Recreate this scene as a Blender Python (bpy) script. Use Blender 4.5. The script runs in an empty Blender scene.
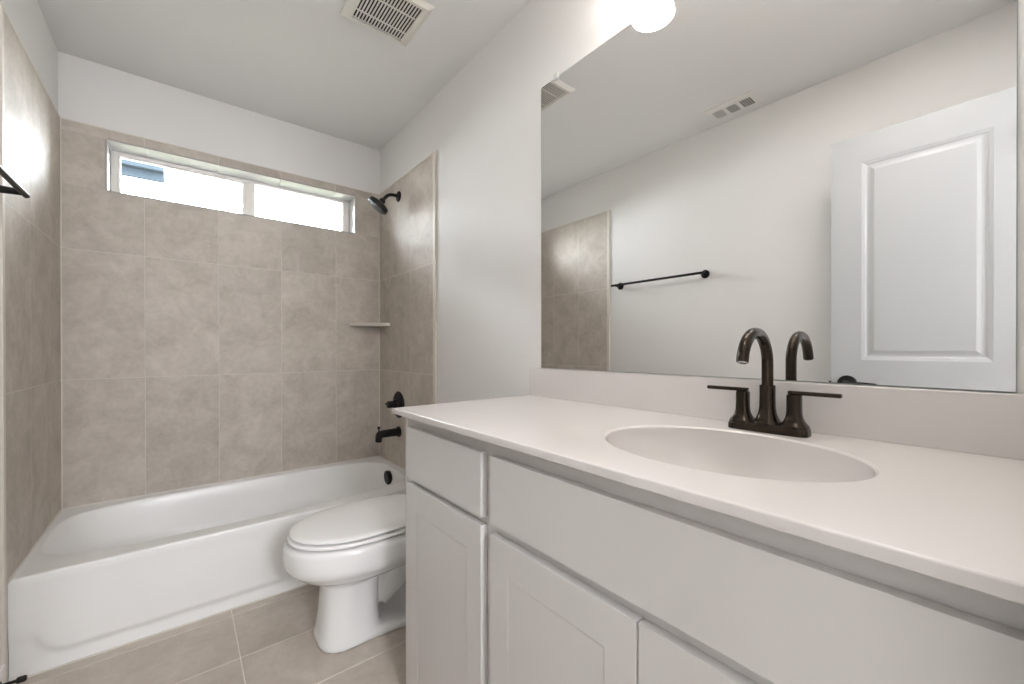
import bpy, bmesh, math, random
from mathutils import Vector, Matrix
random.seed(7)
S = bpy.context.scene
C = S.collection
PI = math.pi

# ---------------------------------------------------------------- camera
cam_d = bpy.data.cameras.new('camera'); cam = bpy.data.objects.new('camera', cam_d); C.objects.link(cam); S.camera = cam
CAM_H = 1.083
cam.location = (0, 0, CAM_H)
FPX, CX, CY = 408.72, 511.65, 350.05
cam_d.sensor_width = 36.0; cam_d.lens = FPX / 1024 * 36.0
cam_d.shift_x = (512 - CX) / 1024; cam_d.shift_y = -(342 - CY) / 1024
cam_d.clip_start = 0.01
yaw, pitch, roll = math.radians(38.948), math.radians(-0.167), math.radians(-0.042)
cam.rotation_euler = (Matrix.Rotation(-yaw, 4, 'Z') @ Matrix.Rotation(PI/2 + pitch, 4, 'X') @ Matrix.Rotation(roll, 4, 'Z')).to_euler()

# ---------------------------------------------------------------- world, light, exposure
world = bpy.data.worlds.new('sky'); S.world = world; world.use_nodes = True
wn = world.node_tree.nodes; wl = world.node_tree.links
bg = wn['Background']; bg.inputs['Color'].default_value = (0.92, 0.945, 1.0, 1); bg.inputs['Strength'].default_value = 21.0
S.view_settings.view_transform = 'Standard'; S.view_settings.look = 'None'
S.view_settings.exposure = 1.30; S.view_settings.gamma = 1.0; S.view_settings.use_curve_mapping = False
ADDED_LAMP_POWER = 9.5      # glow of the added, unseen ceiling lamp
SHADE_POWER = 3.6      # vanity light glass

def area_light(name, loc, rot, sx, sy, power, color):
    l = bpy.data.lights.new(name, 'AREA'); l.shape = 'RECTANGLE'; l.size = sx; l.size_y = sy; l.energy = power; l.color = color
    o = bpy.data.objects.new(name, l); C.objects.link(o); o.location = loc; o.rotation_euler = rot
    return o
pl = area_light('window_portal', (0.316, 2.97, 1.985), (PI/2, 0, PI), 1.24, 0.3, 1, (1, 1, 1)); pl.data.cycles.is_portal = True
pl.rotation_euler = (-PI/2, 0, 0)
HW = (-0.15, 0.52, 1.30, 2.10)   # added unseen hallway window for fill light: x0, x1, z0, z1
p2 = area_light('added_window_portal', ((HW[0]+HW[1])/2, -1.62, (HW[2]+HW[3])/2), (PI/2, 0, 0), HW[1]-HW[0], HW[3]-HW[2], 1, (1, 1, 1)); p2.data.cycles.is_portal = True

# ---------------------------------------------------------------- dimensions
XL, XR = -0.4387, 1.0853          # side walls
YF = 2.807                        # tiled far wall
YN = -0.045                       # wall with the doorway
ZC = 2.4736                       # ceiling
TZ = 2.160                        # top of the tile
RIM = 0.3355                      # tub rim
YT = 2.045                        # tub front
CT = 0.9006                       # countertop surface

# ---------------------------------------------------------------- materials
def mat(name, color, rough=0.5, metal=0.0, spec=0.5, coat=0.0):
    m = bpy.data.materials.new(name); m.use_nodes = True
    b = m.node_tree.nodes['Principled BSDF']
    b.inputs['Base Color'].default_value = (*color, 1); b.inputs['Roughness'].default_value = rough
    b.inputs['Metallic'].default_value = metal; b.inputs['Specular IOR Level'].default_value = spec
    b.inputs['Coat Weight'].default_value = coat
    return m
def nt(m): return m.node_tree.nodes, m.node_tree.links, m.node_tree.nodes['Principled BSDF']
def bump(m, scale, strength, dist=0.001, detail=3):
    n, l, b = nt(m)
    tc = n.new('ShaderNodeTexCoord'); no = n.new('ShaderNodeTexNoise'); bu = n.new('ShaderNodeBump')
    no.inputs['Scale'].default_value = scale; no.inputs['Detail'].default_value = detail
    bu.inputs['Strength'].default_value = strength; bu.inputs['Distance'].default_value = dist
    l.new(tc.outputs['Object'], no.inputs['Vector']); l.new(no.outputs['Fac'], bu.inputs['Height']); l.new(bu.outputs['Normal'], b.inputs['Normal'])
    return m
def vary(m, scale, c1, c2, detail=2):
    n, l, b = nt(m)
    tc = n.new('ShaderNodeTexCoord'); no = n.new('ShaderNodeTexNoise'); r = n.new('ShaderNodeMix'); r.data_type = 'RGBA'
    no.inputs['Scale'].default_value = scale; no.inputs['Detail'].default_value = detail
    r.inputs['A'].default_value = (*c1, 1); r.inputs['B'].default_value = (*c2, 1)
    l.new(tc.outputs['Object'], no.inputs['Vector']); l.new(no.outputs['Fac'], r.inputs['Factor']); l.new(r.outputs['Result'], b.inputs['Base Color'])
    return m
def tile_mat(name, base, dark, rough, sc=1.0):
    m = mat(name, base, rough); n, l, b = nt(m)
    def N(t, **k):
        x = n.new(t)
        for a, v in k.items(): setattr(x, a, v)
        return x
    tc = N('ShaderNodeTexCoord'); at = N('ShaderNodeAttribute', attribute_name='tile_seed')
    off = N('ShaderNodeVectorMath', operation='SCALE'); off.inputs[0].default_value = (3.1, 7.7, 5.3)
    l.new(at.outputs['Fac'], off.inputs['Scale'])
    ad = N('ShaderNodeVectorMath', operation='ADD'); l.new(tc.outputs['Object'], ad.inputs[0]); l.new(off.outputs[0], ad.inputs[1])
    n1 = N('ShaderNodeTexNoise'); n1.inputs['Scale'].default_value = 7*sc; n1.inputs['Detail'].default_value = 7; n1.inputs['Roughness'].default_value = 0.62; n1.inputs['Distortion'].default_value = 0.6
    n2 = N('ShaderNodeTexNoise'); n2.inputs['Scale'].default_value = 38*sc; n2.inputs['Detail'].default_value = 5; n2.inputs['Roughness'].default_value = 0.7
    n3 = N('ShaderNodeTexNoise', noise_type='RIDGED_MULTIFRACTAL'); n3.inputs['Scale'].default_value = 4*sc; n3.inputs['Detail'].default_value = 5; n3.inputs['Distortion'].default_value = 1.2
    for x in (n1, n2, n3): l.new(ad.outputs[0], x.inputs['Vector'])
    r1 = N('ShaderNodeMapRange'); r1.inputs['From Min'].default_value = 0.33; r1.inputs['From Max'].default_value = 0.68; l.new(n1.outputs['Fac'], r1.inputs['Value'])
    r2 = N('ShaderNodeMapRange'); r2.inputs['From Min'].default_value = 0.35; r2.inputs['From Max'].default_value = 0.70; l.new(n2.outputs['Fac'], r2.inputs['Value'])
    m1 = N('ShaderNodeMath', operation='MULTIPLY'); m1.inputs[1].default_value = 0.65; l.new(r1.outputs[0], m1.inputs[0])
    m2 = N('ShaderNodeMath', operation='MULTIPLY_ADD'); m2.inputs[1].default_value = 0.35; l.new(r2.outputs[0], m2.inputs[0]); l.new(m1.outputs[0], m2.inputs[2])
    mx = N('ShaderNodeMix', data_type='RGBA'); mx.inputs['A'].default_value = (*dark, 1); mx.inputs['B'].default_value = (*base, 1)
    l.new(m2.outputs[0], mx.inputs['Factor'])
    # fine darker scratches of the stone
    r3 = N('ShaderNodeMapRange'); r3.inputs['From Min'].default_value = 0.55; r3.inputs['From Max'].default_value = 1.1; r3.inputs['To Min'].default_value = 1.0; r3.inputs['To Max'].default_value = 0.76
    l.new(n3.outputs['Fac'], r3.inputs['Value'])
    # overall tone of each tile
    tn = N('ShaderNodeMapRange'); tn.inputs['To Min'].default_value = 0.95; tn.inputs['To Max'].default_value = 1.05; l.new(at.outputs['Fac'], tn.inputs['Value'])
    mm = N('ShaderNodeMath', operation='MULTIPLY'); l.new(r3.outputs[0], mm.inputs[0]); l.new(tn.outputs[0], mm.inputs[1])
    sc_ = N('ShaderNodeVectorMath', operation='SCALE'); l.new(mx.outputs['Result'], sc_.inputs[0]); l.new(mm.outputs[0], sc_.inputs['Scale'])
    l.new(sc_.outputs[0], b.inputs['Base Color'])
    bu = N('ShaderNodeBump'); bu.inputs['Strength'].default_value = 0.12; bu.inputs['Distance'].default_value = 0.001
    l.new(n2.outputs['Fac'], bu.inputs['Height']); l.new(bu.outputs['Normal'], b.inputs['Normal'])
    return m

PAINT = bump(mat('wall_paint', (0.79, 0.77, 0.75), 0.6, spec=0.3), 260, 0.25, 0.0008)
CEIL = bump(mat('ceiling_paint', (0.80, 0.79, 0.78), 0.8, spec=0.2), 200, 0.25, 0.0008)
TRIM = mat('trim_paint', (0.80, 0.78, 0.75), 0.35)
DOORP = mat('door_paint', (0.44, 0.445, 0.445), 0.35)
CAB = bump(mat('cabinet_paint', (0.67, 0.645, 0.625), 0.38), 90, 0.05, 0.0005)
CABIN = mat('cabinet_interior', (0.35, 0.33, 0.30), 0.7)
MARBLE = vary(mat('cultured_marble', (0.69, 0.655, 0.63), 0.2), 6, (0.68, 0.645, 0.62), (0.70, 0.665, 0.64))
ACRYL = vary(mat('tub_enamel', (0.85, 0.84, 0.82), 0.28), 3, (0.86, 0.85, 0.83), (0.88, 0.87, 0.855))
PORC = vary(mat('porcelain', (0.85, 0.84, 0.82), 0.08), 3, (0.85, 0.845, 0.83), (0.87, 0.865, 0.85))
SEATP = mat('seat_plastic', (0.91, 0.90, 0.885), 0.2)
BRONZE = vary(mat('oil_rubbed_bronze', (0.035, 0.027, 0.021), 0.24, metal=0.85), 18, (0.030, 0.023, 0.018), (0.055, 0.042, 0.031))
BLACK = vary(mat('matte_black_metal', (0.012, 0.011, 0.011), 0.42, metal=0.3, spec=0.3), 18, (0.010, 0.010, 0.010), (0.018, 0.016, 0.016))
CHROME = mat('chrome', (0.75, 0.75, 0.75), 0.12, metal=1.0)
GROUT = mat('grout', (0.66, 0.615, 0.56), 0.9)
FGROUT = mat('floor_grout', (0.78, 0.73, 0.66), 0.9)
TILE = tile_mat('wall_tile', (0.645, 0.588, 0.528), (0.43, 0.38, 0.327), 0.52)
TILE.node_tree.nodes['Principled BSDF'].inputs['Specular IOR Level'].default_value = 0.25
FTILE = tile_mat('floor_tile', (0.64, 0.57, 0.50), (0.46, 0.40, 0.335), 0.40, 0.9)
EDGE = mat('tile_edge_bead', (0.70, 0.65, 0.58), 0.5)
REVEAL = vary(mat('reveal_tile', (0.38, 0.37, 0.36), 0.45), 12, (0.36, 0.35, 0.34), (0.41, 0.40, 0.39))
VINYL = mat('window_vinyl', (0.74, 0.71, 0.67), 0.4)
PLASTIC = mat('vent_plastic', (0.74, 0.71, 0.66), 0.45)
DARK = mat('vent_shade', (0.02, 0.018, 0.016), 0.8)  # near-black colour standing in for the shade inside the vents
BRICK = mat('exterior_stucco', (0.5, 0.48, 0.45), 0.9)
FASCIA = vary(mat('eave_paint', (0.010, 0.014, 0.018), 0.9, spec=0.1), 4, (0.009, 0.013, 0.017), (0.012, 0.016, 0.020))
SHINGLE = bump(vary(mat('roof_shingle', (0.10, 0.10, 0.11), 0.9), 30, (0.08, 0.08, 0.09), (0.15, 0.15, 0.16)), 60, 0.6, 0.01)
GRASS = vary(mat('ground_gravel', (0.08, 0.09, 0.05), 0.95), 8, (0.06, 0.07, 0.04), (0.11, 0.11, 0.07))
MIRROR = mat('mirror_silver', (0.905, 0.905, 0.90), 0.0, metal=1.0)
MEDGE = mat('mirror_edge', (0.32, 0.36, 0.34), 0.2)
# lamp glass: gives off light
SHADE = bpy.data.materials.new('frosted_lit_glass'); SHADE.use_nodes = True
_b = SHADE.node_tree.nodes['Principled BSDF']; _b.inputs['Base Color'].default_value = (0.9, 0.88, 0.85, 1); _b.inputs['Roughness'].default_value = 0.3
_b.inputs['Emission Color'].default_value = (1.0, 0.95, 0.90, 1); _b.inputs['Emission Strength'].default_value = SHADE_POWER
DIFF = SHADE.copy(); DIFF.name = 'added_lamp_diffuser'; DIFF.node_tree.nodes['Principled BSDF'].inputs['Emission Strength'].default_value = ADDED_LAMP_POWER; DIFF.node_tree.nodes['Principled BSDF'].inputs['Emission Color'].default_value = (1.0, 0.96, 0.92, 1)
# clear pane
GLASS = bpy.data.materials.new('window_glass'); GLASS.use_nodes = True
_n = GLASS.node_tree.nodes; _l = GLASS.node_tree.links; _n.remove(_n['Principled BSDF'])
_t = _n.new('ShaderNodeBsdfTransparent'); _t.inputs['Color'].default_value = (0.96, 0.98, 0.97, 1)
_g = _n.new('ShaderNodeBsdfGlossy'); _g.inputs['Roughness'].default_value = 0.0
_f = _n.new('ShaderNodeFresnel'); _f.inputs['IOR'].default_value = 1.45
_m = _n.new('ShaderNodeMixShader'); _l.new(_f.outputs[0], _m.inputs[0]); _l.new(_t.outputs[0], _m.inputs[1]); _l.new(_g.outputs[0], _m.inputs[2])
_l.new(_m.outputs[0], _n['Material Output'].inputs['Surface'])

# ---------------------------------------------------------------- mesh helpers
def tag(o, label, cat, group=None, kind=None):
    o['label'] = label; o['category'] = cat
    if group: o['group'] = group
    if kind: o['kind'] = kind
    return o
def empty(name, loc=(0, 0, 0)):
    o = bpy.data.objects.new(name, None); C.objects.link(o); o.location = loc; o.empty_display_size = 0.05
    return o
def obj(name, bm, m, parent=None, smooth=None, origin=None, label=None):
    """link bm (given in world coordinates) as one mesh object"""
    off = Vector(parent.location) if parent is not None else Vector((0, 0, 0))
    p = parent
    while p is not None and p.parent is not None:
        p = p.parent; off = off + Vector(p.location)
    org = Vector(origin) if origin is not None else Vector((0, 0, 0))
    if origin is None and parent is not None: org = off.copy()
    bmesh.ops.translate(bm, verts=bm.verts, vec=-org)
    bmesh.ops.recalc_face_normals(bm, faces=bm.faces)
    me = bpy.data.meshes.new(name); bm.to_mesh(me); bm.free()
    me.materials.append(m)
    o = bpy.data.objects.new(name, me); C.objects.link(o)
    if parent is not None: o.parent = parent
    o.location = org - off
    if smooth is not None:
        for f in me.polygons: f.use_smooth = True
        if smooth < 180: me.set_sharp_from_angle(angle=math.radians(smooth))
        wn_ = o.modifiers.new('weighted_normals', 'WEIGHTED_NORMAL'); wn_.keep_sharp = True; wn_.weight = 80
    if label: o['label'] = label
    return o
def structure(name, bm, m, parent=None, smooth=None):
    o = obj(name, bm, m, parent, smooth)
    if parent is None: o['kind'] = 'structure'
    return o
def BM(): return bmesh.new()
def box(bm, x0, x1, y0, y1, z0, z1, bev=0.0, seg=2):
    r = bmesh.ops.create_cube(bm, size=1.0); vs = r['verts']
    for v in vs:
        v.co = Vector(((x0+x1)/2 + v.co.x*(x1-x0), (y0+y1)/2 + v.co.y*(y1-y0), (z0+z1)/2 + v.co.z*(z1-z0)))
    if bev > 0:
        es = list({e for v in vs for e in v.link_edges})
        bmesh.ops.bevel(bm, geom=es, offset=bev, segments=seg, affect='EDGES', profile=0.5)
    return bm
def frame(d):
    d = Vector(d).normalized(); a = Vector((0, 0, 1)) if abs(d.z) < 0.9 else Vector((1, 0, 0))
    u = d.cross(a).normalized(); return u, d.cross(u).normalized(), d
def loft(bm, rings, cap0=True, cap1=True, closed=True):
    R = [[bm.verts.new(p) for p in r] for r in rings]; n = len(R[0])
    for a, b in zip(R[:-1], R[1:]):
        for i in range(n if closed else n-1):
            j = (i+1) % n; bm.faces.new((a[i], a[j], b[j], b[i]))
    if cap0: bm.faces.new(R[0][::-1])
    if cap1: bm.faces.new(R[-1])
    return R
def lathe(bm, prof, origin, axis, seg=40, cap0=True, cap1=True):
    """prof: (distance along axis, radius)"""
    u, v, d = frame(axis); o = Vector(origin)
    rings = [[o + d*h + u*(r*math.cos(2*PI*i/seg)) + v*(r*math.sin(2*PI*i/seg)) for i in range(seg)] for h, r in prof]
    loft(bm, rings, cap0, cap1); return bm
def tube(bm, pts, rad, seg=20, cap=True):
    pts = [Vector(p) for p in pts]; n = len(pts)
    if not isinstance(rad, (list, tuple)): rad = [rad]*n
    t0 = (pts[1]-pts[0]).normalized(); u, v, _ = frame(t0); rings = []
    for k, p in enumerate(pts):
        t = (pts[min(k+1, n-1)] - pts[max(k-1, 0)]).normalized()
        u = (u - t*u.dot(t)).normalized(); v = t.cross(u)
        rings.append([p + u*(rad[k]*math.cos(2*PI*i/seg)) + v*(rad[k]*math.sin(2*PI*i/seg)) for i in range(seg)])
    loft(bm, rings, cap, cap); return bm
def sup(cx, cy, z, a, b, e=2.0, n=64, dz=None):
    """superellipse ring in the xy plane"""
    out = []
    for i in range(n):
        t = 2*PI*i/n; c, s = math.cos(t), math.sin(t)
        x = cx + a*math.copysign(abs(c)**(2/e), c); y = cy + b*math.copysign(abs(s)**(2/e), s)
        out.append(Vector((x, y, z if dz is None else z+dz(x, y))))
    return out
def quad_frame(bm, plane, at, depth, o, i, bev=0.0):
    """rectangular ring. plane 'y': rectangle in x,z at y=at; 'x': in y,z at x=at. o,i = (a0,a1,z0,z1) outer and inner"""
    def b(a0, a1, z0, z1):
        if plane == 'y': box(bm, a0, a1, min(at, at+depth), max(at, at+depth), z0, z1, bev)
        else: box(bm, min(at, at+depth), max(at, at+depth), a0, a1, z0, z1, bev)
    b(o[0], i[0], o[2], o[3]); b(i[1], o[1], o[2], o[3]); b(i[0], i[1], o[2], i[2]); b(i[0], i[1], i[3], o[3])
    return bm

# ================================================================ ROOM SHELL
T = 0.115
# floor (slab) with tiles as its child
b = BM(); box(b, XL-T, XR+T, -1.6, YF+0.20, -0.10, -0.0012); floor = structure('floor', b, FGROUT)
def tiles(name, m, parent, rects, mapper, thick, gap, bev=0.0012):
    bm = BM(); ly = bm.faces.layers.float.new('tile_seed')
    for k, (a0, a1, b0, b1) in enumerate(rects):
        n0 = len(bm.faces); sub = BM()
        box(sub, a0+gap/2, a1-gap/2, b0+gap/2, b1-gap/2, 0, thick, bev, 1)
        vm = {}
        for v in sub.verts: vm[v] = bm.verts.new(mapper(v.co))
        seed = random.random()
        for f in sub.faces:
            g = bm.faces.new([vm[v] for v in f.verts]); g[ly] = seed
        sub.free()
    o = obj(name, bm, m, parent)
    return o
def grid(a, b):
    return [(a[i], a[i+1], b[j], b[j+1]) for i in range(len(a)-1) for j in range(len(b)-1)]
fx = [XL-0.0, 0.159, 0.769, XR]
fy = [-1.478 + 0.29*k for k in range(0, 13)] + [2.07]
fy = [y for y in fy if y < 2.03] + [2.07]
tiles('floor_tile', FTILE, floor, grid(fx, fy), lambda c: Vector((c.x, c.y, c.z-0.009)), 0.009, 0.0035)

b = BM(); box(b, XL-T, XR+T, -1.6, YF+0.20, ZC, ZC+0.12); structure('ceiling', b, CEIL)
b = BM(); box(b, XL-T, XL-0.006, YN, YF+0.20, -0.1, ZC); wall_left = structure('wall_left', b, PAINT)
b = BM(); box(b, XR+0.002, XR+T, YN-T, YF+0.20, -0.1, ZC); wall_right = structure('wall_right', b, PAINT)
# far wall with the window opening (drywall face sits behind the tile face)
WX0, WX1, WZ0, WZ1 = -0.281, 0.913, 1.862, 2.110
YR = 2.950                        # plane of the window unit
b = BM(); quad_frame(b, 'y', YF+0.008, 0.192, (XL-T, XR+T, -0.1, ZC), (WX0-0.008, WX1+0.008, WZ0-0.008, WZ1+0.008))
wall_back = structure('wall_back', b, PAINT)
# near wall with the doorway
DX0, DX1, DZ = -0.205, 0.425, 2.05
b = BM()
box(b, XL-T, DX0-0.02, YN-T, YN, -0.1, ZC); box(b, DX1+0.02, XR+0.002, YN-T, YN, -0.1, ZC); box(b, DX0-0.02, DX1+0.02, YN-T, YN, DZ+0.02, ZC)
structure('wall_front', b, PAINT)
# hallway behind the doorway
b = BM(); box(b, XL-T, XL-0.006, -1.6, YN-T, -0.1, ZC); box(b, XR+0.002, XR+T, -1.6, YN-T, -0.1, ZC); quad_frame(b, 'y', -1.6, -0.115, (XL-T, XR+T, -0.1, ZC), HW)
structure('wall_hall', b, PAINT)

b = BM(); quad_frame(b, 'y', -1.63, -0.05, HW, (HW[0]+0.05, HW[1]-0.05, HW[2]+0.05, HW[3]-0.05)); box(b, HW[0]+0.05, HW[1]-0.05, -1.67, -1.64, 1.33, 1.37)
structure('window_added', b, TRIM)  # hallway window added out of view to send light through the doorway
# door jamb and casing
b = BM()
box(b, DX0-0.02, DX0, YN-T-0.002, YN+0.002, 0, DZ+0.02); box(b, DX1, DX1+0.02, YN-T-0.002, YN+0.002, 0, DZ+0.02); box(b, DX0, DX1, YN-T-0.002, YN+0.002, DZ, DZ+0.02)
box(b, DX0-0.065, DX0-0.006, YN-T-0.014, YN-T-0.001, 0, DZ+0.06, 0.003); box(b, DX1+0.006, DX1+0.065, YN-T-0.014, YN-T-0.001, 0, DZ+0.06, 0.003); box(b, DX0-0.065, DX1+0.065, YN-T-0.014, YN-T-0.001, DZ+0.0605, DZ+0.115, 0.003)
box(b, DX1+0.006, DX1+0.065, YN+0.001, YN+0.014, 0, DZ+0.06, 0.003); box(b, DX0-0.065, DX1+0.065, YN+0.001, YN+0.014, DZ+0.0605, DZ+0.115, 0.003)
structure('trim_1', b, TRIM)

# ---- tile surround
cols_far = [XL, -0.144, 0.165, 0.474, 0.789, XR]
rows = [0.335, 0.939, 1.557, TZ]
rects = []
for a0, a1, b0, b1 in grid(cols_far, rows):
    if b0 > 1.5:   # top row is cut around the window opening
        x0, x1 = max(a0, WX0), min(a1, WX1)
        if x1 > x0:
            rects.append((a0, a1, b0, WZ0+0.00)); rects.append((a0, a1, WZ1, b1))
            if a0 < WX0: rects.append((a0, WX0, WZ0-0.0035, WZ1+0.0035))
            if a1 > WX1: rects.append((WX1, a1, WZ0-0.0035, WZ1+0.0035))
            continue
    rects.append((a0, a1, b0, b1))
seed_state = random.getstate()
surround = empty('tile_surround'); surround.parent = wall_back
far_tiles = tiles('far_wall_tile', TILE, wall_back, rects, lambda c: Vector((c.x, YF+0.008-c.z, c.y)), 0.008, 0.002)
bpy.data.objects.remove(surround)
b = BM(); quad_frame(b, 'y', YF+0.0075, -0.0067, (XL, XR, RIM, TZ-0.002), (WX0+0.001, WX1-0.001, WZ0+0.001, WZ1-0.001)); obj('far_wall_grout', b, GROUT, wall_back)
cols_side = [2.023, 2.318, 2.613, YF-0.001]
rows_s = [RIM, 0.939, 1.557, TZ]
YTL = 2.023
def side(mapper, par, ga0, ga1):
    rr = grid(cols_side, rows_s) + [(2.023, 2.045, 0.12, RIM), ]
    tiles('side_wall_tile', TILE, par, rr, mapper, 0.008, 0.003)
    b = BM(); box(b, ga0, ga1, 2.024, YF, RIM, TZ-0.002); box(b, ga0, ga1, 2.024, 2.044, 0.0, RIM); obj('side_wall_grout', b, GROUT, par)
side(lambda c: Vector((XL-0.006+c.z+0.0, c.x, c.y)), wall_left, XL-0.006, XL+0.0016)
side(lambda c: Vector((XR+0.002-c.z, c.x, c.y)), wall_right, XR-0.0056, XR+0.002)
# cream bead that ends the tile on both side walls
b = BM(); box(b, XL-0.006, XL+0.0045, 2.001, 2.023, 0.0, TZ+0.006, 0.002); obj('tile_edge_bead', b, EDGE, wall_left)
b = BM(); box(b, XR-0.0085, XR+0.002, 1.998, 2.023, 0.0, TZ+0.006, 0.002); obj('tile_edge_bead', b, EDGE, wall_right)
b = BM(); box(b, XL-0.006, XL+0.003, 2.023, YF, TZ-0.001, TZ+0.004); obj('tile_top_bead', b, EDGE, wall_left)
b = BM(); box(b, XR-0.007, XR+0.002, 2.023, YF, TZ-0.001, TZ+0.004); obj('tile_top_bead', b, EDGE, wall_right)
b = BM(); box(b, XL+0.003, XR-0.007, YF-0.001, YF+0.008, TZ-0.001, TZ+0.004); obj('tile_top_bead', b, EDGE, wall_back)
# corner caulk
b = BM(); box(b, XL+0.001, XL+0.006, YF-0.005, YF+0.001, RIM+0.006, TZ); box(b, XR-0.0105, XR-0.0055, YF-0.005, YF+0.001, RIM+0.006, TZ); obj('corner_caulk', b, EDGE, wall_back)

# ---- window
win = empty('window_1', (0.316, YR, WZ0)); win['kind'] = 'structure'
# reveal lined with pale tile: top in four pieces with joints, sides, sill
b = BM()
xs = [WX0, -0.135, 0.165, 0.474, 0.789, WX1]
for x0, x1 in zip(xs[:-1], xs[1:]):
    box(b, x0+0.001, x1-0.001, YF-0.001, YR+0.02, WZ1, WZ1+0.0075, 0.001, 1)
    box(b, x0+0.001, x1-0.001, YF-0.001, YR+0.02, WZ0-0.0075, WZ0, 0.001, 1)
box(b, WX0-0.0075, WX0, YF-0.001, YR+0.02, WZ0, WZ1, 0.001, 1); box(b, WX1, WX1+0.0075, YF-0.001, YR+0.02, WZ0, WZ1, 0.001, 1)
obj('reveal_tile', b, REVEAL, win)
b = BM(); quad_frame(b, 'y', YR-0.015, 0.055, (WX0+0.001, WX1-0.001, WZ0+0.001, WZ1-0.001), (WX0+0.025, WX1-0.042, WZ0+0.003, WZ1-0.016), 0.0015)
obj('window_frame', b, VINYL, win, 40)
sash = BM(); quad_frame(sash, 'y', YR-0.006, 0.022, (WX0+0.0255, 0.314, WZ0+0.0035, WZ1-0.0165), (WX0+0.036, 0.290, WZ0+0.008, WZ1-0.025), 0.0012)
box(sash, 0.2905, 0.300, YR-0.012, YR-0.006, WZ0+0.010, WZ1-0.020, 0.001)
so = obj('sliding_sash', sash, VINYL, win, 40)
b = BM(); box(b, WX0+0.035, 0.291, YR+0.004, YR+0.008, WZ0+0.007, WZ1-0.024); obj('left_pane', b, GLASS, so)
b = BM(); box(b, 0.3145, 0.356, YR+0.001, YR+0.030, WZ0+0.0035, WZ1-0.0165, 0.0015); obj('mullion', b, VINYL, win, 40)
b = BM(); box(b, 0.3555, WX1-0.0415, YR+0.016, YR+0.020, WZ0+0.0025, WZ1-0.0155); obj('right_pane', b, GLASS, win)
b = BM()
for cz in (1.955, 1.985):
    pts = [(0.856+0.011*math.cos(t), YR+0.011, cz+0.013*math.sin(t)) for t in [PI*0.15+2*PI*0.8*k/24 for k in range(25)]]
    tube(b, pts, 0.0016, 8)
box(b, 0.850, 0.862, YR+0.011, YR+0.016, 1.966, 1.974)
obj('vent_stop', b, mat('grey_metal', (0.25, 0.27, 0.28), 0.4, 0.6), win, 60)

# ================================================================ OUTSIDE (seen through the window)
b = BM(); box(b, -12, 12, YF+0.3, 22, -0.4, -0.3); structure('ground', b, GRASS)
nb = empty('neighbouring_house', (-3.14, 6.0, -0.3))
tag(nb, 'dark blue-grey roof corner of the house outside, seen through the left window pane', 'house')
b = BM(); box(b, -6.0, -0.142, 6.0, 6.045, 2.945, 3.14, 0.004); obj('fascia', b, FASCIA, nb)
b = BM(); box(b, -6.0, -0.142, 5.90, 5.99, 3.03, 3.13, 0.015); obj('gutter', b, FASCIA, nb, 40)
b = BM(); box(b, -6.0, -0.16, 6.05, 6.40, 3.115, 3.135); obj('soffit', b, FASCIA, nb)
b = BM(); box(b, -5.8, -2.60, 6.41, 9.0, -0.3, 3.13); obj('wall', b, BRICK, nb)
b = BM(); v = [b.verts.new(p) for p in [(-6.0, 5.95, 3.145), (-0.14, 5.95, 3.145), (-0.14, 9.5, 4.7), (-6.0, 9.5, 4.7), (-6.0, 5.95, 3.17), (-0.14, 5.95, 3.17), (-0.14, 9.5, 4.73), (-6.0, 9.5, 4.73)]]
for q in [(0, 1, 2, 3), (4, 5, 6, 7), (0, 1, 5, 4), (1, 2, 6, 5), (2, 3, 7, 6), (3, 0, 4, 7)]: b.faces.new([v[i] for i in q])
obj('roof', b, SHINGLE, nb)

# ================================================================ BASEBOARDS
def baseboard(name, x0, x1, y0, y1):
    b = BM(); box(b, x0, x1, y0, y1, 0.0, 0.095, 0.003); structure(name, b, TRIM, None, 40)
baseboard('baseboard_left', XL-0.006, XL+0.007, YN+0.001, 2.000)
baseboard('baseboard_right', XR-0.011, XR+0.002, 1.212, 1.997)

# ================================================================ BATHTUB
tub = empty('bathtub', (0.32, 2.42, 0))
tag(tub, 'white alcove bathtub with a flat apron, set between the tiled walls under the window', 'bathtub')
N = 128
def rect_ring(x0, x1, y0, y1, z, cx, cy, angs):
    out = []
    for t in angs:
        c, s = math.cos(t), math.sin(t); k = 1e9
        if c > 1e-9: k = min(k, (x1-cx)/c)
        if c < -1e-9: k = min(k, (x0-cx)/c)
        if s > 1e-9: k = min(k, (y1-cy)/s)
        if s < -1e-9: k = min(k, (y0-cy)/s)
        out.append(Vector((cx+c*k, cy+s*k, z)))
    return out
def angles(x0, x1, y0, y1, cx, cy, n):
    A = [2*PI*i/n for i in range(n)]
    for x in (x0, x1):
        for y in (y0, y1):
            t = math.atan2(y-cy, x-cx) % (2*PI)
            i = min(range(len(A)), key=lambda k: abs(A[k]-t)); A[i] = t
    return sorted(A)
def oval_ring(x0, x1, y0, y1, z, cx, cy, angs, e):
    """superellipse sampled along the given directions from cx,cy"""
    a, bb = (x1-x0)/2, (y1-y0)/2; ox, oy = (x0+x1)/2, (y0+y1)/2; out = []
    for t in angs:
        c, s = math.cos(t), math.sin(t); lo, hi = 0.0, 5.0
        for _ in range(40):
            k = (lo+hi)/2; px, py = cx+c*k-ox, cy+s*k-oy
            if abs(px/a)**e + abs(py/bb)**e > 1: hi = k
            else: lo = k
        out.append(Vector((cx+c*lo, cy+s*lo, z)))
    return out
tx0, tx1, ty0, ty1 = XL+0.0025, XR-0.008, YT, YF-0.002
tcx, tcy = 0.32, 2.43
A = angles(tx0, tx1, ty0, ty1, tcx, tcy, 256)
b = BM()
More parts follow.
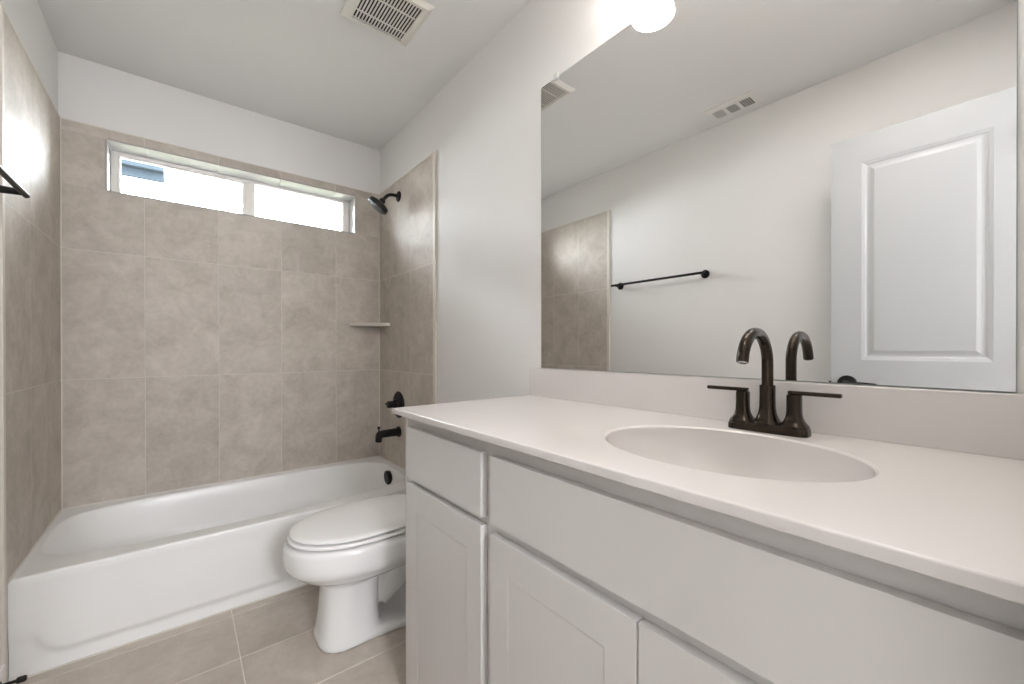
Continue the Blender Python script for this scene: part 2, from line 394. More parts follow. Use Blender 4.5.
rings = [rect_ring(tx0, tx1, ty0+0.012, ty1, 0.20, tcx, tcy, A),
         rect_ring(tx0, tx1, ty0+0.012, ty1, RIM-0.030, tcx, tcy, A),
         rect_ring(tx0, tx1, ty0, ty1, RIM-0.026, tcx, tcy, A),
         rect_ring(tx0, tx1, ty0, ty1, RIM-0.008, tcx, tcy, A),
         rect_ring(tx0, tx1, ty0+0.003, ty1, RIM-0.002, tcx, tcy, A),
         rect_ring(tx0, tx1, ty0+0.009, ty1, RIM, tcx, tcy, A)]
w = lambda i0, i1, j0, j1, z, e: oval_ring(tx0+i0, tx1-i1, ty0+j0, ty1-j1, z, tcx, tcy, A, e)
rings += [w(0.018, 0.045, 0.075, 0.045, RIM, 4.2), w(0.024, 0.050, 0.081, 0.051, RIM-0.003, 4.2), w(0.032, 0.055, 0.088, 0.057, RIM-0.014, 4.2),
          w(0.060, 0.062, 0.098, 0.068, RIM-0.07, 4.0), w(0.12, 0.074, 0.108, 0.080, RIM-0.16, 3.8), w(0.18, 0.092, 0.122, 0.095, RIM-0.225, 3.6),
          w(0.215, 0.118, 0.145, 0.120, RIM-0.258, 3.4), w(0.27, 0.17, 0.19, 0.165, RIM-0.272, 3.2), w(0.45, 0.35, 0.30, 0.28, RIM-0.275, 3.0)]
loft(b, rings, False, True)
obj('tub_shell', b, ACRYL, tub, 50)
# apron: one continuous sheet with thickness; its raised field stops above the foot
def sstep(a, c, x):
    t = max(0.0, min(1.0, (x-a)/(c-a))); return t*t*(3-2*t)
b = BM(); nx, nz = 150, 60; V = []
ax0, ax1 = tx0-0.002, tx1+0.001
for j in range(nz+1):
    z = 0.0 + (RIM-0.012)*j/nz; row = []
    for i in range(nx+1):
        x = ax0 + (ax1-ax0)*i/nx
        # rounded-rectangle signed distance of the raised field (open at the top)
        r = 0.075; qx = abs(x-(ax0+ax1)/2) - ((ax1-ax0)/2-0.062) + r; qz = (0.056+r) - z
        d = (math.hypot(max(qx, 0), max(qz, 0)) + min(max(qx, qz), 0) - r)
        fade = 1.0
        raised = 1 - sstep(-0.014, 0.014, d)*(1 - 0.85*sstep(0.10, 0.16, z))
        y = YT + 0.012 - 0.009*raised - 0.0025*sstep(0.26, 0.325, z)
        if z < 0.045: y -= 0.004*(1-sstep(0.0, 0.045, z))
        row.append(b.verts.new((x, y, z)))
    V.append(row)
for j in range(nz):
    for i in range(nx): b.faces.new((V[j][i], V[j][i+1], V[j+1][i+1], V[j+1][i]))
W2 = {}
def back(v):
    if v not in W2: W2[v] = b.verts.new((v.co.x, YT+0.026, v.co.z))
    return W2[v]
edge = V[0] + [r_[-1] for r_ in V[1:]] + V[-1][-2::-1] + [r_[0] for r_ in V[-2:0:-1]]
for i in range(len(edge)):
    j = (i+1) % len(edge); b.faces.new((edge[i], edge[j], back(edge[j]), back(edge[i])))
b.faces.new([back(v_) for v_ in edge])
ap = obj('apron', b, ACRYL, tub, 60)
b = BM()
xo = 1.016
lathe(b, [(-0.002, 0.040), (0.008, 0.043), (0.018, 0.043), (0.022, 0.038), (0.0225, 0.030), (0.0215, 0.012), (0.0225, 0.001)], (xo, 2.478, 0.278), (-1, 0, -0.06), 40)
obj('overflow_plate', b, BLACK, tub, 40)
b = BM(); lathe(b, [(0, 0.035), (0.004, 0.035), (0.006, 0.030), (0.010, 0.028), (0.011, 0.0)], (0.80, 2.43, RIM-0.2755), (0, 0, 1), 32, True, False); obj('drain', b, BLACK, tub, 40)
# caulk lines
b = BM(); box(b, tx0, tx1, YT+0.001, YT+0.008, 0.0, 0.005, 0.001, 1); box(b, tx0-0.002, tx0+0.004, YT, ty1, RIM-0.003, RIM+0.004, 0.001, 1); box(b, tx0, tx1, ty1-0.005, ty1+0.001, RIM-0.003, RIM+0.004, 0.001, 1)
box(b, tx1-0.004, tx1+0.002, YT, ty1, RIM-0.003, RIM+0.004, 0.001, 1); obj('caulk', b, mat('caulk', (0.74, 0.70, 0.64), 0.5), tub)

# ================================================================ TOILET
TYC = 1.620
toi = empty('toilet', (0.6, TYC, 0)); tag(toi, 'white two-piece toilet with closed lid between the bathtub and the vanity', 'toilet')
def egg(xf, xb, hw, z, n=72, ef=2.2, eb=2.6, split=0.50, tilt=0.0):
    """bowl outline: xf front tip, xb rear, widest point at split"""
    xm = xf + (xb-xf)*split; out = []
    for i in range(n):
        t = 2*PI*i/n; c, s = math.cos(t), math.sin(t)
        if c < 0: x = xm - (xm-xf)*abs(c)**(2/ef); y = hw*math.copysign(abs(s)**(2/ef), s)
        else: x = xm + (xb-xm)*abs(c)**(2/eb); y = hw*math.copysign(abs(s)**(2/eb), s)
        out.append(Vector((x, TYC+y, z + tilt*(x-xf))))
    return out
b = BM()
# bowl with its column foot
loft(b, [egg(0.383, 0.610, 0.114, 0.000, ef=3.0, eb=3.5), egg(0.381, 0.610, 0.116, 0.012, ef=3.0, eb=3.5), egg(0.388, 0.602, 0.110, 0.04, ef=2.9, eb=3.5), egg(0.396, 0.598, 0.101, 0.11, ef=2.7, eb=3.2),
         egg(0.400, 0.600, 0.097, 0.180, ef=2.5, eb=3.0), egg(0.398, 0.610, 0.098, 0.222, ef=2.4, eb=2.8), egg(0.370, 0.74, 0.128, 0.240, ef=2.2), egg(0.325, 0.82, 0.160, 0.262, ef=2.2),
         egg(0.287, 0.86, 0.189, 0.296, ef=2.2), egg(0.279, 0.87, 0.194, 0.312), egg(0.277, 0.87, 0.195, 0.343), egg(0.279, 0.87, 0.194, 0.375), egg(0.292, 0.87, 0.186, 0.388), egg(0.310, 0.87, 0.175, 0.390), egg(0.40, 0.80, 0.10, 0.3895)])
# shelf under the tank
box(b, 0.80, 1.055, TYC-0.115, TYC+0.115, 0.27, 0.388, 0.02, 3)
# trapway bulge behind the column
tube(b, [(0.60, TYC, 0.10), (0.66, TYC, 0.155), (0.72, TYC, 0.20), (0.79, TYC, 0.215), (0.85, TYC, 0.18), (0.88, TYC, 0.11), (0.89, TYC, 0.02)], [0.060, 0.072, 0.078, 0.078, 0.074, 0.070, 0.068], 28)
tube(b, [(0.84, TYC, 0.0), (0.86, TYC, 0.15), (0.90, TYC, 0.34)], [0.085, 0.08, 0.10], 28)
# foot plate
loft(b, [egg(0.46, 0.98, 0.122, 0.0, ef=3, eb=4), egg(0.46, 0.98, 0.122, 0.022, ef=3, eb=4), egg(0.47, 0.97, 0.112, 0.036, ef=3, eb=4)])
o = obj('bowl', b, PORC, toi)
rm = o.modifiers.new('remesh', 'REMESH'); rm.mode = 'VOXEL'; rm.voxel_size = 0.0055; rm.use_smooth_shade = True
sm = o.modifiers.new('smooth', 'SMOOTH'); sm.factor = 0.6; sm.iterations = 6
# seat ring and lid
b = BM()
loft(b, [egg(0.35, 0.80, 0.125, 0.3890, eb=3), egg(0.35, 0.80, 0.125, 0.3950, eb=3), egg(0.294, 0.838, 0.183, 0.3955, eb=3), egg(0.290, 0.838, 0.187, 0.3985, eb=3), egg(0.290, 0.838, 0.187, 0.4040, eb=3), egg(0.293, 0.834, 0.184, 0.4075, eb=3), egg(0.303, 0.830, 0.174, 0.4090, eb=3)])
obj('seat', b, SEATP, toi, 40)
b = BM()
loft(b, [egg(0.36, 0.79, 0.115, 0.4091, eb=3), egg(0.36, 0.79, 0.115, 0.4132, eb=3), egg(0.300, 0.832, 0.178, 0.4136, eb=3), egg(0.297, 0.833, 0.181, 0.4165, eb=3), egg(0.298, 0.832, 0.180, 0.4205, eb=3), egg(0.304, 0.828, 0.174, 0.4245, eb=3), egg(0.320, 0.81, 0.162, 0.4270, eb=3),
         egg(0.37, 0.76, 0.115, 0.4300, eb=3), egg(0.46, 0.68, 0.05, 0.4315, eb=3)])
obj('lid', b, SEATP, toi, 40)
for s in (-1, 1):
    b = BM(); box(b, 0.812, 0.85, TYC+s*0.075-0.02, TYC+s*0.075+0.02, 0.389, 0.422, 0.006, 3); obj('hinge', b, SEATP, toi, 40)
# tank, lid, flush lever
b = BM()
def rr(x0, x1, y0, y1, z, e=7): return sup((x0+x1)/2, (y0+y1)/2, z, (x1-x0)/2, (y1-y0)/2, e, 80)
loft(b, [rr(0.895, 1.060, TYC-0.185, TYC+0.185, 0.389), rr(0.885, 1.064, TYC-0.20, TYC+0.20, 0.40), rr(0.875, 1.068, TYC-0.212, TYC+0.212, 0.70)])
tk = obj('tank', b, PORC, toi, 50)
b = BM(); loft(b, [rr(0.868, 1.070, TYC-0.218, TYC+0.218, 0.7005), rr(0.866, 1.071, TYC-0.22, TYC+0.22, 0.705), rr(0.866, 1.071, TYC-0.22, TYC+0.22, 0.728), rr(0.875, 1.066, TYC-0.212, TYC+0.212, 0.737)]); obj('tank_lid', b, PORC, toi, 50)
b = BM(); tube(b, [(0.877, TYC+0.15, 0.66), (0.862, TYC+0.15, 0.66)], 0.012); tube(b, [(0.860, TYC+0.155, 0.66), (0.858, TYC+0.11, 0.655), (0.858, TYC+0.075, 0.65)], [0.006, 0.005, 0.006]); obj('flush_lever', b, CHROME, toi, 60)
for s in (-1, 1):
    b = BM(); lathe(b, [(0, 0.014), (0.010, 0.013), (0.016, 0.008), (0.018, 0.001)], (0.74, TYC+s*0.091, 0.040), (0, 0, 1), 24); obj('bolt_cap', b, SEATP, toi, 60)

# ================================================================ VANITY CABINET
VY1, VY0 = 1.204, -0.040
XF, XD = 0.545, 0.526            # face frame plane, door front plane
van = empty('vanity_cabinet', (0.8, 0.58, 0)); tag(van, 'white shaker vanity cabinet with one drawer and three doors under the countertop', 'cabinet')
b = BM()
box(b, XF, XR-0.001, VY1-0.016, VY1, 0.0, CT-0.0165, 0.001, 1)                   # left side
box(b, XF+0.02, XR-0.001, VY0, VY0+0.016, 0.0, CT-0.0165, 0.001, 1)
box(b, XF+0.02, XR-0.001, 0.748, 0.762, 0.1, CT-0.16)
box(b, XF+0.02, XR-0.001, VY0, VY1-0.016, 0.10, 0.115)
box(b, XF, XF+0.019, VY0, VY1-0.017, 0.842, CT-0.0165, 0.001, 1)                 # top rail
box(b, XF, XF+0.019, VY0, VY1-0.017, 0.672, 0.708, 0.001, 1)
box(b, XF, XF+0.019, VY0, VY1-0.017, 0.0, 0.06, 0.001, 1)
for y0, y1 in ((1.135, VY1-0.017), (0.720, 0.775), (VY0, -0.005)): box(b, XF+0.0004, XF+0.0186, y0, y1, 0.0605, 0.8415)
obj('carcass', b, CAB, van, 40)
def slab(name, y0, y1, z0, z1):
    b = BM(); box(b, XD, XF-0.0008, y0, y1, z0, z1, 0.0015, 2); return obj(name, b, CAB, van, 40)
slab('drawer', 0.763, 1.150, 0.700, 0.850)
slab('false_drawer_front', -0.020, 0.728, 0.700, 0.848)
def shaker(y0, y1, z0, z1, st=0.058, rl=0.070):
    b = BM()
    def rq(i, x, k=0.0): return [Vector((x, *p)) for p in [(y0+i, z0+(rl if k else i)), (y1-i, z0+(rl if k else i)), (y1-i, z1-(rl if k else i)), (y0+i, z1-(rl if k else i))]]
    def inner(d, x): return [Vector((x, *p)) for p in [(y0+st+d, z0+rl+d), (y1-st-d, z0+rl+d), (y1-st-d, z1-rl-d), (y0+st+d, z1-rl-d)]]
    loft(b, [rq(0, XF-0.0008), rq(0, XD+0.0016), rq(0.0005, XD+0.0005), rq(0.0016, XD), inner(0, XD), inner(0.0035, XD+0.0026), inner(0.006, XD+0.0028)])
    return obj('door', b, CAB, van, 40)
shaker(0.763, 1.150, 0.022, 0.682); shaker(0.3565, 0.728, 0.022, 0.676); shaker(-0.020, 0.3530, 0.022, 0.676)

# ================================================================ COUNTERTOP with integral bowl
ctop = empty('vanity_countertop', (0.8, 0.59, CT)); tag(ctop, 'glossy white vanity countertop with an integral oval sink bowl and backsplash', 'countertop')
cx0, cx1, cy0, cy1 = 0.5064, XR+0.0005, VY0-0.003, 1.214
bx, by, ba, bb_ = 0.783, 0.352, 0.178, 0.223
A = angles(cx0, cx1, cy0, cy1, bx, by, 256)
b = BM()
def el(s, z, dx=0, dy=None): return [Vector((bx+dx+ba*s*math.cos(t_)*1.0, by+bb_*(s if dy is None else dy)*math.sin(t_), z)) for t_ in A]
# directions along A hit the ellipse:
def ell(a, c, z, ox=0.0):
    out = []
    for t_ in A:
        k = 1/math.sqrt((math.cos(t_)/a)**2 + (math.sin(t_)/c)**2); out.append(Vector((bx+ox+k*math.cos(t_), by+k*math.sin(t_), z)))
    return out
th = 0.0165
loft(b, [ell(ba+0.006, bb_+0.006, CT-th), rect_ring(cx0+0.001, cx1, cy0, cy1-0.001, CT-th, bx, by, A), rect_ring(cx0, cx1, cy0, cy1, CT-th+0.001, bx, by, A), rect_ring(cx0, cx1, cy0, cy1, CT-0.003, bx, by, A),
         rect_ring(cx0+0.001, cx1, cy0, cy1-0.001, CT-0.0008, bx, by, A), rect_ring(cx0+0.003, cx1, cy0, cy1-0.003, CT, bx, by, A), ell(ba+0.004, bb_+0.004, CT), ell(ba+0.001, bb_+0.001, CT-0.0010), ell(ba-0.002, bb_-0.002, CT-0.004)], False, False)
obj('slab', b, MARBLE, ctop, 50)
b = BM()
bowl = [ell(ba-0.002, bb_-0.002, CT-0.004)]
for k in range(1, 15):
    q = k/14; r_ = math.cos(q*PI/2*0.93)**0.62; bowl.append(ell((ba-0.002)*r_+0.0, (bb_-0.002)*r_, CT-0.004-0.128*math.sin(q*PI/2*0.96), 0.025*q))
loft(b, bowl, False, True)
obj('sink_bowl', b, MARBLE, ctop, 60)
b = BM(); lathe(b, [(0, 0.030), (0.004, 0.031), (0.006, 0.026), (0.004, 0.020), (0.012, 0.018), (0.014, 0.001)], (bx+0.025, by, CT-0.1325), (0, 0, 1), 32); obj('drain', b, BRONZE, ctop, 40)
b = BM(); box(b, XR-0.017, XR+0.0005, cy0, 1.2135, CT-0.0008, CT+0.1070, 0.0022, 3); obj('backsplash', b, MARBLE, ctop, 40)

# ================================================================ MIRROR
mir = empty('wall_mirror', (XR, 0.578, 1.010)); tag(mir, 'large frameless wall mirror above the sink backsplash', 'mirror')
b = BM(); box(b, XR-0.0035, XR+0.0015, 0.0, 1.156, CT+0.1085, 2.088); obj('mirror_back', b, MEDGE, mir)
b = BM(); box(b, XR-0.0045, XR-0.0036, 0.0015, 1.1545, CT+0.110, 2.0865); obj('mirror_glass', b, MIRROR, mir)
for y in (1.075, 0.085):
    b = BM(); box(b, XR-0.009, XR+0.001, y-0.010, y+0.010, 2.078, 2.102, 0.002); obj('clip', b, mat('clear_clip', (0.7, 0.7, 0.68), 0.2), mir, 40)

# ================================================================ FAUCET
FY, FX = 0.3465, 1.006
fa = empty('sink_faucet', (FX, FY, CT)); tag(fa, 'dark bronze two-handle gooseneck sink faucet standing behind the oval sink bowl', 'faucet')
b = BM()
def srr(cx, cy, z, a, c, e): return sup(cx, cy, z, a, c, e, 96)
loft(b, [srr(FX, FY, CT+0.0004, 0.0265, 0.0785, 4.5), srr(FX, FY, CT+0.010, 0.0262, 0.0782, 4.5), srr(FX, FY, CT+0.0165, 0.0245, 0.0765, 4.5), srr(FX, FY, CT+0.018, 0.0225, 0.0745, 4.5)])
obj('base_plate', b, BRONZE, fa, 40)
def flare(cy, prof, e=3.0):
    b = BM(); loft(b, [sup(FX, cy, CT+z, r, r, e, 48) for z, r in prof]); return b
obj('spout_body', flare(FY, [(0.0180, 0.0275), (0.021, 0.0270), (0.026, 0.0232), (0.032, 0.0200), (0.040, 0.0174), (0.048, 0.0160), (0.056, 0.0153), (0.080, 0.0150), (0.1015, 0.0150), (0.1025, 0.0142)], 2.4), BRONZE, fa, 40)
zc_, rc = CT+0.150, 0.0655
pts = [(FX, FY, CT+0.095 + (zc_-CT-0.095)*k/6) for k in range(7)]
for k in range(1, 29):
    a_ = math.radians(165*k/28); pts.append((FX-rc+rc*math.cos(a_), FY, zc_+rc*math.sin(a_)))
ae = math.radians(165)
for k in (0.006, 0.012): pts.append((pts[34][0]-math.sin(ae)*k, FY, pts[34][2]+math.cos(ae)*k))
b = BM(); tube(b, pts, 0.0114, 28); sp = obj('spout', b, BRONZE, fa, 50)
b = BM(); p1 = Vector(pts[-1]); d_ = (Vector(pts[-1])-Vector(pts[-2])).normalized(); lathe(b, [(0.0, 0.0092), (0.002, 0.0090), (0.0025, 0.007)], p1, d_, 24); obj('aerator', b, mat('aerator_chrome', (0.55, 0.55, 0.55), 0.25, metal=1), sp, 40)
for s in (-1, 1):
    hy = FY+s*0.0508
    b = flare(hy, [(0.0180, 0.0255), (0.020, 0.0252), (0.025, 0.0212), (0.030, 0.0180), (0.036, 0.0155), (0.043, 0.0141), (0.050, 0.0136), (0.070, 0.0134), (0.0835, 0.0134), (0.0845, 0.0128)], 2.8)
    h = obj('handle', b, BRONZE, fa, 40)
    b = BM(); y0, y1 = sorted((hy-s*0.011, hy+s*0.080)); box(b, FX-0.0065, FX+0.0065, y0, y1, CT+0.0849, CT+0.0932, 0.002, 3); obj('lever', b, BRONZE, h, 40)

# ================================================================ VANITY LIGHT (above the mirror)
LZ = 2.150
vl = empty('vanity_light', (XR, 0.49, 2.28)); tag(vl, 'three-shade vanity light above the mirror, its lit glass shade mirrored at the top edge', 'wall lamp')
b = BM(); box(b, XR-0.022, XR+0.0015, 0.17, 0.81, 2.285, 2.345, 0.004, 2); obj('back_plate', b, BLACK, vl, 40)
for y in (0.735, 0.49, 0.245):
    sx = 0.985
    b = BM(); tube(b, [(XR-0.02, y, 2.315), (1.02, y, 2.315), (0.998, y, 2.318), (0.988, y, 2.31), (sx, y, 2.295)], 0.007, 14); lathe(b, [(0, 0.012), (0.012, 0.026), (0.03, 0.028)], (sx, y, 2.302), (0, 0, -1), 28)
    arm = obj('arm', b, BLACK, vl, 50)
    b = BM()
    prof = [(0.0, 0.030), (0.02, 0.036), (0.05, 0.046), (0.085, 0.056), (0.115, 0.064), (0.125, 0.066), (0.126, 0.063), (0.115, 0.060), (0.085, 0.052), (0.05, 0.042), (0.02, 0.031), (0.004, 0.022)]
    lathe(b, prof, (sx, y, 2.272), (0, 0, -1), 44, True, True); sh = obj('glass_shade', b, SHADE, vl, 60)
    b = BM(); lathe(b, [(0.02, 0.012), (0.04, 0.020), (0.065, 0.027), (0.085, 0.024), (0.098, 0.012), (0.101, 0.002)], (sx, y, 2.272), (0, 0, -1), 24); obj('bulb', b, SHADE, vl, 60)

# ================================================================ CEILING: exhaust fan, air register
FX0, FX1, FY0, FY1 = 0.514, 0.806, 1.490, 1.768
fan = empty('exhaust_fan', (0.66, 1.645, ZC)); tag(fan, 'square white slotted exhaust fan grille on the ceiling above the toilet', 'vent')
b = BM()
gx0, gx1, gy0, gy1 = 0.549, 0.764, 1.512, 1.733
nsl = 17
sx = (gx1-gx0)/nsl; rr_ = (gy1-gy0)
z0, z1 = ZC-0.0205, ZC-0.0185
# sloping border
fr = [[Vector(p) for p in [(x0_, y0_, z_), (x1_, y0_, z_), (x1_, y1_, z_), (x0_, y1_, z_)]] for x0_, x1_, y0_, y1_, z_ in
      [(FX0, FX1, FY0, FY1, ZC-0.0003), (FX0+0.001, FX1-0.001, FY0+0.001, FY1-0.001, ZC-0.004), (FX0+0.024, FX1-0.024, FY0+0.012, FY1-0.022, ZC-0.020), (gx0, gx1, gy0, gy1, ZC-0.021), (gx0, gx1, gy0, gy1, ZC-0.014)]]
loft(b, fr, False, False)
obj('cover', b, PLASTIC, fan, 30)
b = BM()
for i in range(nsl+1):
    x = gx0 + sx*i; box(b, x-sx*0.23, x+sx*0.23, gy0, gy1, z0, z1)
for j in (0.0, 0.30, 0.74, 1.0):
    y = gy0 + rr_*j; box(b, gx0, gx1, y-0.003, y+0.003, z0-0.0004, z1-0.0002)
obj('grille_bars', b, PLASTIC, fan)
b = BM(); box(b, gx0-0.004, gx1+0.004, gy0-0.004, gy1+0.004, ZC-0.003, ZC-0.0004); obj('grille_shade', b, DARK, fan)  # dark sheet painted as the shade behind the bars
# supply register near the left wall
reg = empty('air_register', (-0.31, 1.035, ZC)); tag(reg, 'small white three-way air supply register on the ceiling, seen in the mirror', 'vent')
rx0, rx1, ry0, ry1 = -0.374, -0.225, 0.895, 1.160
b = BM(); fr = [[Vector(p) for p in [(a0, c0, z_), (a1, c0, z_), (a1, c1, z_), (a0, c1, z_)]] for a0, a1, c0, c1, z_ in [(rx0, rx1, ry0, ry1, ZC-0.0003), (rx0+0.002, rx1-0.002, ry0+0.002, ry1-0.002, ZC-0.005), (rx0+0.012, rx1-0.012, ry0+0.012, ry1-0.012, ZC-0.008)]]
loft(b, fr, False, True); obj('face_plate', b, TRIM, reg, 30)
sx0, sx1 = -0.351, -0.270
for k, (c0, c1) in enumerate([(0.925, 0.984), (1.004, 1.056), (1.076, 1.133)]):
    b = BM(); box(b, sx0, sx1, c0, c1, ZC-0.0084, ZC-0.0078); obj('slot_shade', b, DARK, reg)  # dark sheet on the solid plate, colour stands for shaded slots
    b = BM()
    if k == 1:
        for i in range(6):
            x = sx0+(sx1-sx0)*i/5; box(b, x-0.0022, x+0.0022, c0-0.001, c1+0.001, ZC-0.0105, ZC-0.0085)
    else:
        for i in range(6):
            y = c0+(c1-c0)*i/5; wv = 0.0032 if k == 2 else 0.0018; box(b, sx0-0.001, sx1+0.001, y-wv, y+wv, ZC-0.0100, ZC-0.0085)
    obj('louvre', b, TRIM, reg)

# ================================================================ TOWEL BAR on the left wall
tb = empty('towel_bar', (XL, 1.58, 1.553)); tag(tb, 'thin matte black towel bar on the left wall beside the tile edge', 'towel bar')
bzx = XL+0.066
b = BM(); tube(b, [(bzx, 1.235, 1.559), (bzx, 1.932, 1.559)], 0.0082, 20); obj('rod', b, BLACK, tb, 40)
for y in (1.252, 1.900):
    b = BM(); lathe(b, [(0, 0.026), (0.008, 0.027), (0.012, 0.024), (0.014, 0.012), (0.060, 0.0095), (0.070, 0.0095)], (XL-0.0055, y, 1.559), (1, 0, 0), 32); obj('post', b, BLACK, tb, 40)

# ================================================================ SHOWER FITTINGS on the right tiled wall
SY = 2.475; XT = XR-0.0065
sh = empty('wall_shower', (XT, SY, 2.06)); tag(sh, 'matte black shower head on a curved arm high on the right tiled wall', 'shower head')
b = BM(); lathe(b, [(0, 0.033), (0.004, 0.034), (0.010, 0.028), (0.014, 0.016)], (XT+0.0005, SY, 2.052), (-1, 0, 0), 32); obj('flange', b, BLACK, sh, 40)
b = BM(); tube(b, [(XT-0.008, SY, 2.052), (XT-0.035, SY, 2.054), (XT-0.056, SY, 2.051), (XT-0.075, SY, 2.041), (XT-0.091, SY, 2.024), (XT-0.103, SY, 2.007)], 0.0105, 18); obj('arm', b, BLACK, sh, 60)
hn = Vector((-0.56, 0.24, -0.79)).normalized(); hc = Vector((XT-0.102, SY, 2.008))
b = BM(); lathe(b, [(-0.006, 0.010), (0.0, 0.017), (0.012, 0.019), (0.022, 0.016), (0.026, 0.022), (0.028, 0.048), (0.033, 0.060), (0.038, 0.065), (0.060, 0.0655), (0.064, 0.061), (0.062, 0.054), (0.066, 0.040), (0.066, 0.001)], hc, hn, 48); hd = obj('head', b, BLACK, sh, 35)
b = BM(); u_, v_, d_ = frame(hn)
for rr0, nn in ((0.016, 6), (0.030, 12), (0.048, 20)):
    for i in range(nn):
        a_ = 2*PI*i/nn; c_ = hc + hn*(0.0645) + u_*rr0*math.cos(a_) + v_*rr0*math.sin(a_); lathe(b, [(0, 0.0022), (0.006, 0.0015)], c_, hn, 8)
obj('nozzles', b, mat('nozzle_grey', (0.09, 0.09, 0.09), 0.5), hd)
va = empty('shower_valve', (XT, SY, 0.733)); tag(va, 'round matte black shower valve handle on the tiled wall above the tub spout', 'shower valve')
b = BM(); lathe(b, [(0, 0.084), (0.004, 0.085), (0.008, 0.080), (0.011, 0.050), (0.012, 0.030)], (XT+0.0005, SY+0.005, 0.728), (-1, 0, 0), 48); obj('escutcheon', b, BLACK, va, 35)
b = BM(); lathe(b, [(0.010, 0.030), (0.030, 0.028), (0.034, 0.022), (0.072, 0.0215), (0.076, 0.018)], (XT, SY+0.005, 0.733), (-1, 0, 0), 32); hv = obj('handle_hub', b, BLACK, va, 35)
b = BM(); tube(b, [(XT-0.060, SY+0.02, 0.733), (XT-0.060, SY+0.05, 0.732), (XT-0.060, SY+0.075, 0.731)], [0.007, 0.006, 0.005]); obj('lever', b, BLACK, hv, 60)
ts = empty('tub_spout', (XT, SY, 0.545)); tag(ts, 'matte black tub spout with a pull-up diverter low on the tiled wall', 'tub spout')
b = BM(); lathe(b, [(0, 0.033), (0.010, 0.034), (0.014, 0.030), (0.016, 0.024)], (XT+0.0005, SY, 0.556), (-1, 0, 0), 36); obj('flange', b, BLACK, ts, 35)
b = BM()
def ring_x(x, cz, ry, rz, n=28): return [Vector((x, SY+ry*math.cos(2*PI*i/n), cz+rz*math.sin(2*PI*i/n))) for i in range(n)]
SZ = 0.556
loft(b, [ring_x(XT-0.012, SZ, 0.0255, 0.0255), ring_x(XT-0.05, SZ, 0.0245, 0.0245), ring_x(XT-0.100, SZ-0.001, 0.024, 0.024), ring_x(XT-0.125, SZ-0.003, 0.0235, 0.0235), ring_x(XT-0.142, SZ-0.007, 0.021, 0.020), ring_x(XT-0.149, SZ-0.011, 0.014, 0.013)])
lathe(b, [(0.0, 0.021), (0.020, 0.0205), (0.038, 0.0195), (0.040, 0.018), (0.0385, 0.015)], (XT-0.130, SY, SZ-0.008), (-0.12, 0, -1), 28)
obj('spout_body', b, BLACK, ts, 50)
b = BM(); lathe(b, [(0, 0.005), (0.014, 0.005), (0.017, 0.009), (0.026, 0.0095), (0.029, 0.007)], (XT-0.132, SY, SZ+0.018), (0, 0, 1), 20); obj('diverter_knob', b, BLACK, ts, 40)

# corner shelf
sf = BM(); n = 20
cxs, cys, rs = XR-0.0065, YF-0.0005, 0.205
sc_out = [Vector((cxs, cys, 0))] 
p0 = Vector((cxs-0.205, cys, 0)); p1 = Vector((cxs, cys-0.188, 0))
arc = []
for i in range(n+1):
    q = i/n; base = p0.lerp(p1, q); bow = math.sin(q*PI)*0.012; arc.append(base + Vector((-0.7, -0.7, 0))*bow*1.0)
outl = [Vector((cxs, cys, 0)), p0 + Vector((0, 0, 0))] + arc[1:-1] + [p1]
loft(sf, [[p + Vector((0, 0, 1.236)) for p in outl], [p + Vector((0, 0, 1.2565)) for p in outl]])
o = obj('corner_shelf', sf, mat('shelf_stone', (0.60, 0.56, 0.50), 0.35), None, None, origin=(cxs-0.07, cys-0.07, 1.236))
bv = o.modifiers.new('bevel', 'BEVEL'); bv.width = 0.003; bv.segments = 3; bv.limit_method = 'ANGLE'; bv.angle_limit = math.radians(50)
tag(o, 'small taupe stone corner shelf in the tiled corner right of the window', 'shelf')

# ================================================================ DOOR (standing open beside the camera, seen in the mirror)
door = empty('door_1', (-0.2175, YN, 0)); door['kind'] = 'structure'; door['label'] = 'open white panelled door seen in the mirror'
LX1, LX0 = -0.200, -0.235; dy0, dy1, dz0, dz1 = YN+0.004, 0.547, 0.012, 2.036
panels = [(0.056, 0.4375, 1.032, 1.913), (0.056, 0.4375, 0.23, 0.80)]
b = BM()
box(b, LX0, LX1, panels[0][1], dy1, dz0, dz1); box(b, LX0, LX1, dy0, panels[0][0], dz0, dz1)
box(b, LX0, LX1, panels[0][0], panels[0][1], panels[0][3], dz1); box(b, LX0, LX1, panels[0][0], panels[0][1], panels[1][3], panels[0][2]); box(b, LX0, LX1, panels[0][0], panels[0][1], dz0, panels[1][2])
leaf = obj('door_leaf', b, DOORP, door)
for y0, y1, z0_, z1_ in panels:
    for sx_, xs_ in ((-1, LX1), (1, LX0)):
        b = BM()
        def rq(i, d): return [Vector((xs_+sx_*d, *p)) for p in [(y0+i, z0_+i), (y1-i, z0_+i), (y1-i, z1_-i), (y0+i, z1_-i)]]
        loft(b, [rq(0, 0.0), rq(0.005, 0.0015), rq(0.012, 0.003), rq(0.016, 0.0055), rq(0.022, 0.0060), rq(0.030, 0.0050), rq(0.040, 0.0025), rq(0.043, 0.0020)], False, True)
        obj('raised_panel', b, DOORP, leaf)
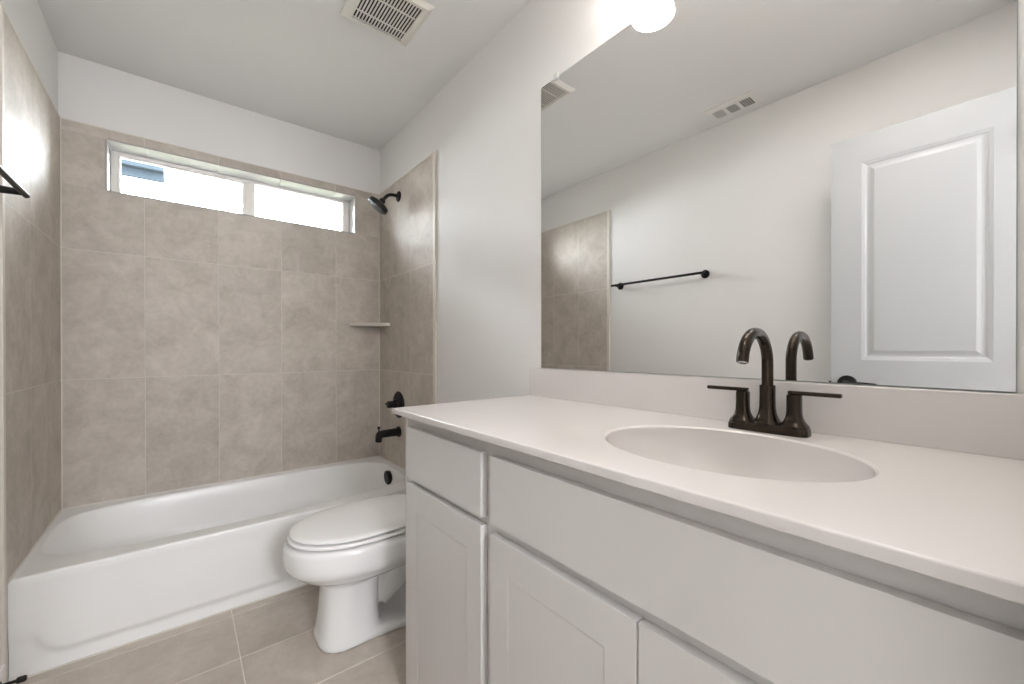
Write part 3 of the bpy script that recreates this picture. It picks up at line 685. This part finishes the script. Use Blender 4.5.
for sx_, xs_ in ((1, LX1), (-1, LX0)):
    b = BM(); lathe(b, [(0, 0.036), (0.006, 0.036), (0.009, 0.033), (0.010, 0.012), (0.045, 0.011)], (xs_, 0.487, 0.925), (sx_, 0, 0), 36); h = obj('door_handle', b, BLACK, door, 35)
    b = BM(); xx = xs_+sx_*0.045; tube(b, [(xx, 0.495, 0.925), (xx, 0.47, 0.926), (xx+sx_*0.002, 0.43, 0.927), (xx+sx_*0.002, 0.38, 0.925)], [0.011, 0.0095, 0.009, 0.008], 16); obj('lever', b, BLACK, h, 50)
b = BM(); box(b, -0.229, -0.206, dy1-0.0005, dy1+0.0015, 0.895, 0.952); lathe(b, [(0, 0.008), (0.010, 0.007)], (-0.2175, dy1+0.001, 0.925), (0, 1, 0), 16); obj('latch', b, BLACK, door, 35)
for z in (0.25, 1.02, 1.80):
    b = BM(); tube(b, [(-0.205, YN+0.0075, z), (-0.205, YN+0.0075, z+0.09)], 0.0055, 12); bmesh.ops.translate(b, verts=b.verts, vec=(0.012, 0, 0)); obj('hinge', b, BLACK, door, 40)

# door stop on the left baseboard
ds = empty('door_stop', (XL+0.007, 1.935, 0.06)); tag(ds, 'small black door stop on the left baseboard by the tub corner', 'door stop')
b = BM(); lathe(b, [(0, 0.012), (0.003, 0.012), (0.006, 0.005), (0.034, 0.0045)], (XL+0.0068, 1.935, 0.062), (1, 0, 0), 20); obj('rod', b, BLACK, ds, 40)
b = BM(); lathe(b, [(0.034, 0.006), (0.037, 0.009), (0.052, 0.009), (0.056, 0.006)], (XL+0.0068, 1.935, 0.062), (1, 0, 0), 20); obj('tip', b, BLACK, ds, 40)

# ceiling lamp added out of view to brighten the room from above
cl = empty('added_ceiling_lamp', (0.34, 0.28, ZC)); tag(cl, 'round white lamp added on the ceiling near the doorway as unseen fill light', 'ceiling lamp')
b = BM(); lathe(b, [(0, 0.165), (0.030, 0.165), (0.036, 0.160), (0.0365, 0.150)], (0.34, 0.28, ZC-0.0005), (0, 0, -1), 48); obj('added_lamp_body', b, PLASTIC, cl, 40)
b = BM(); lathe(b, [(0.037, 0.150), (0.0385, 0.149), (0.0395, 0.001)], (0.34, 0.28, ZC-0.0005), (0, 0, -1), 48); obj('diffuser', b, DIFF, cl, 40)
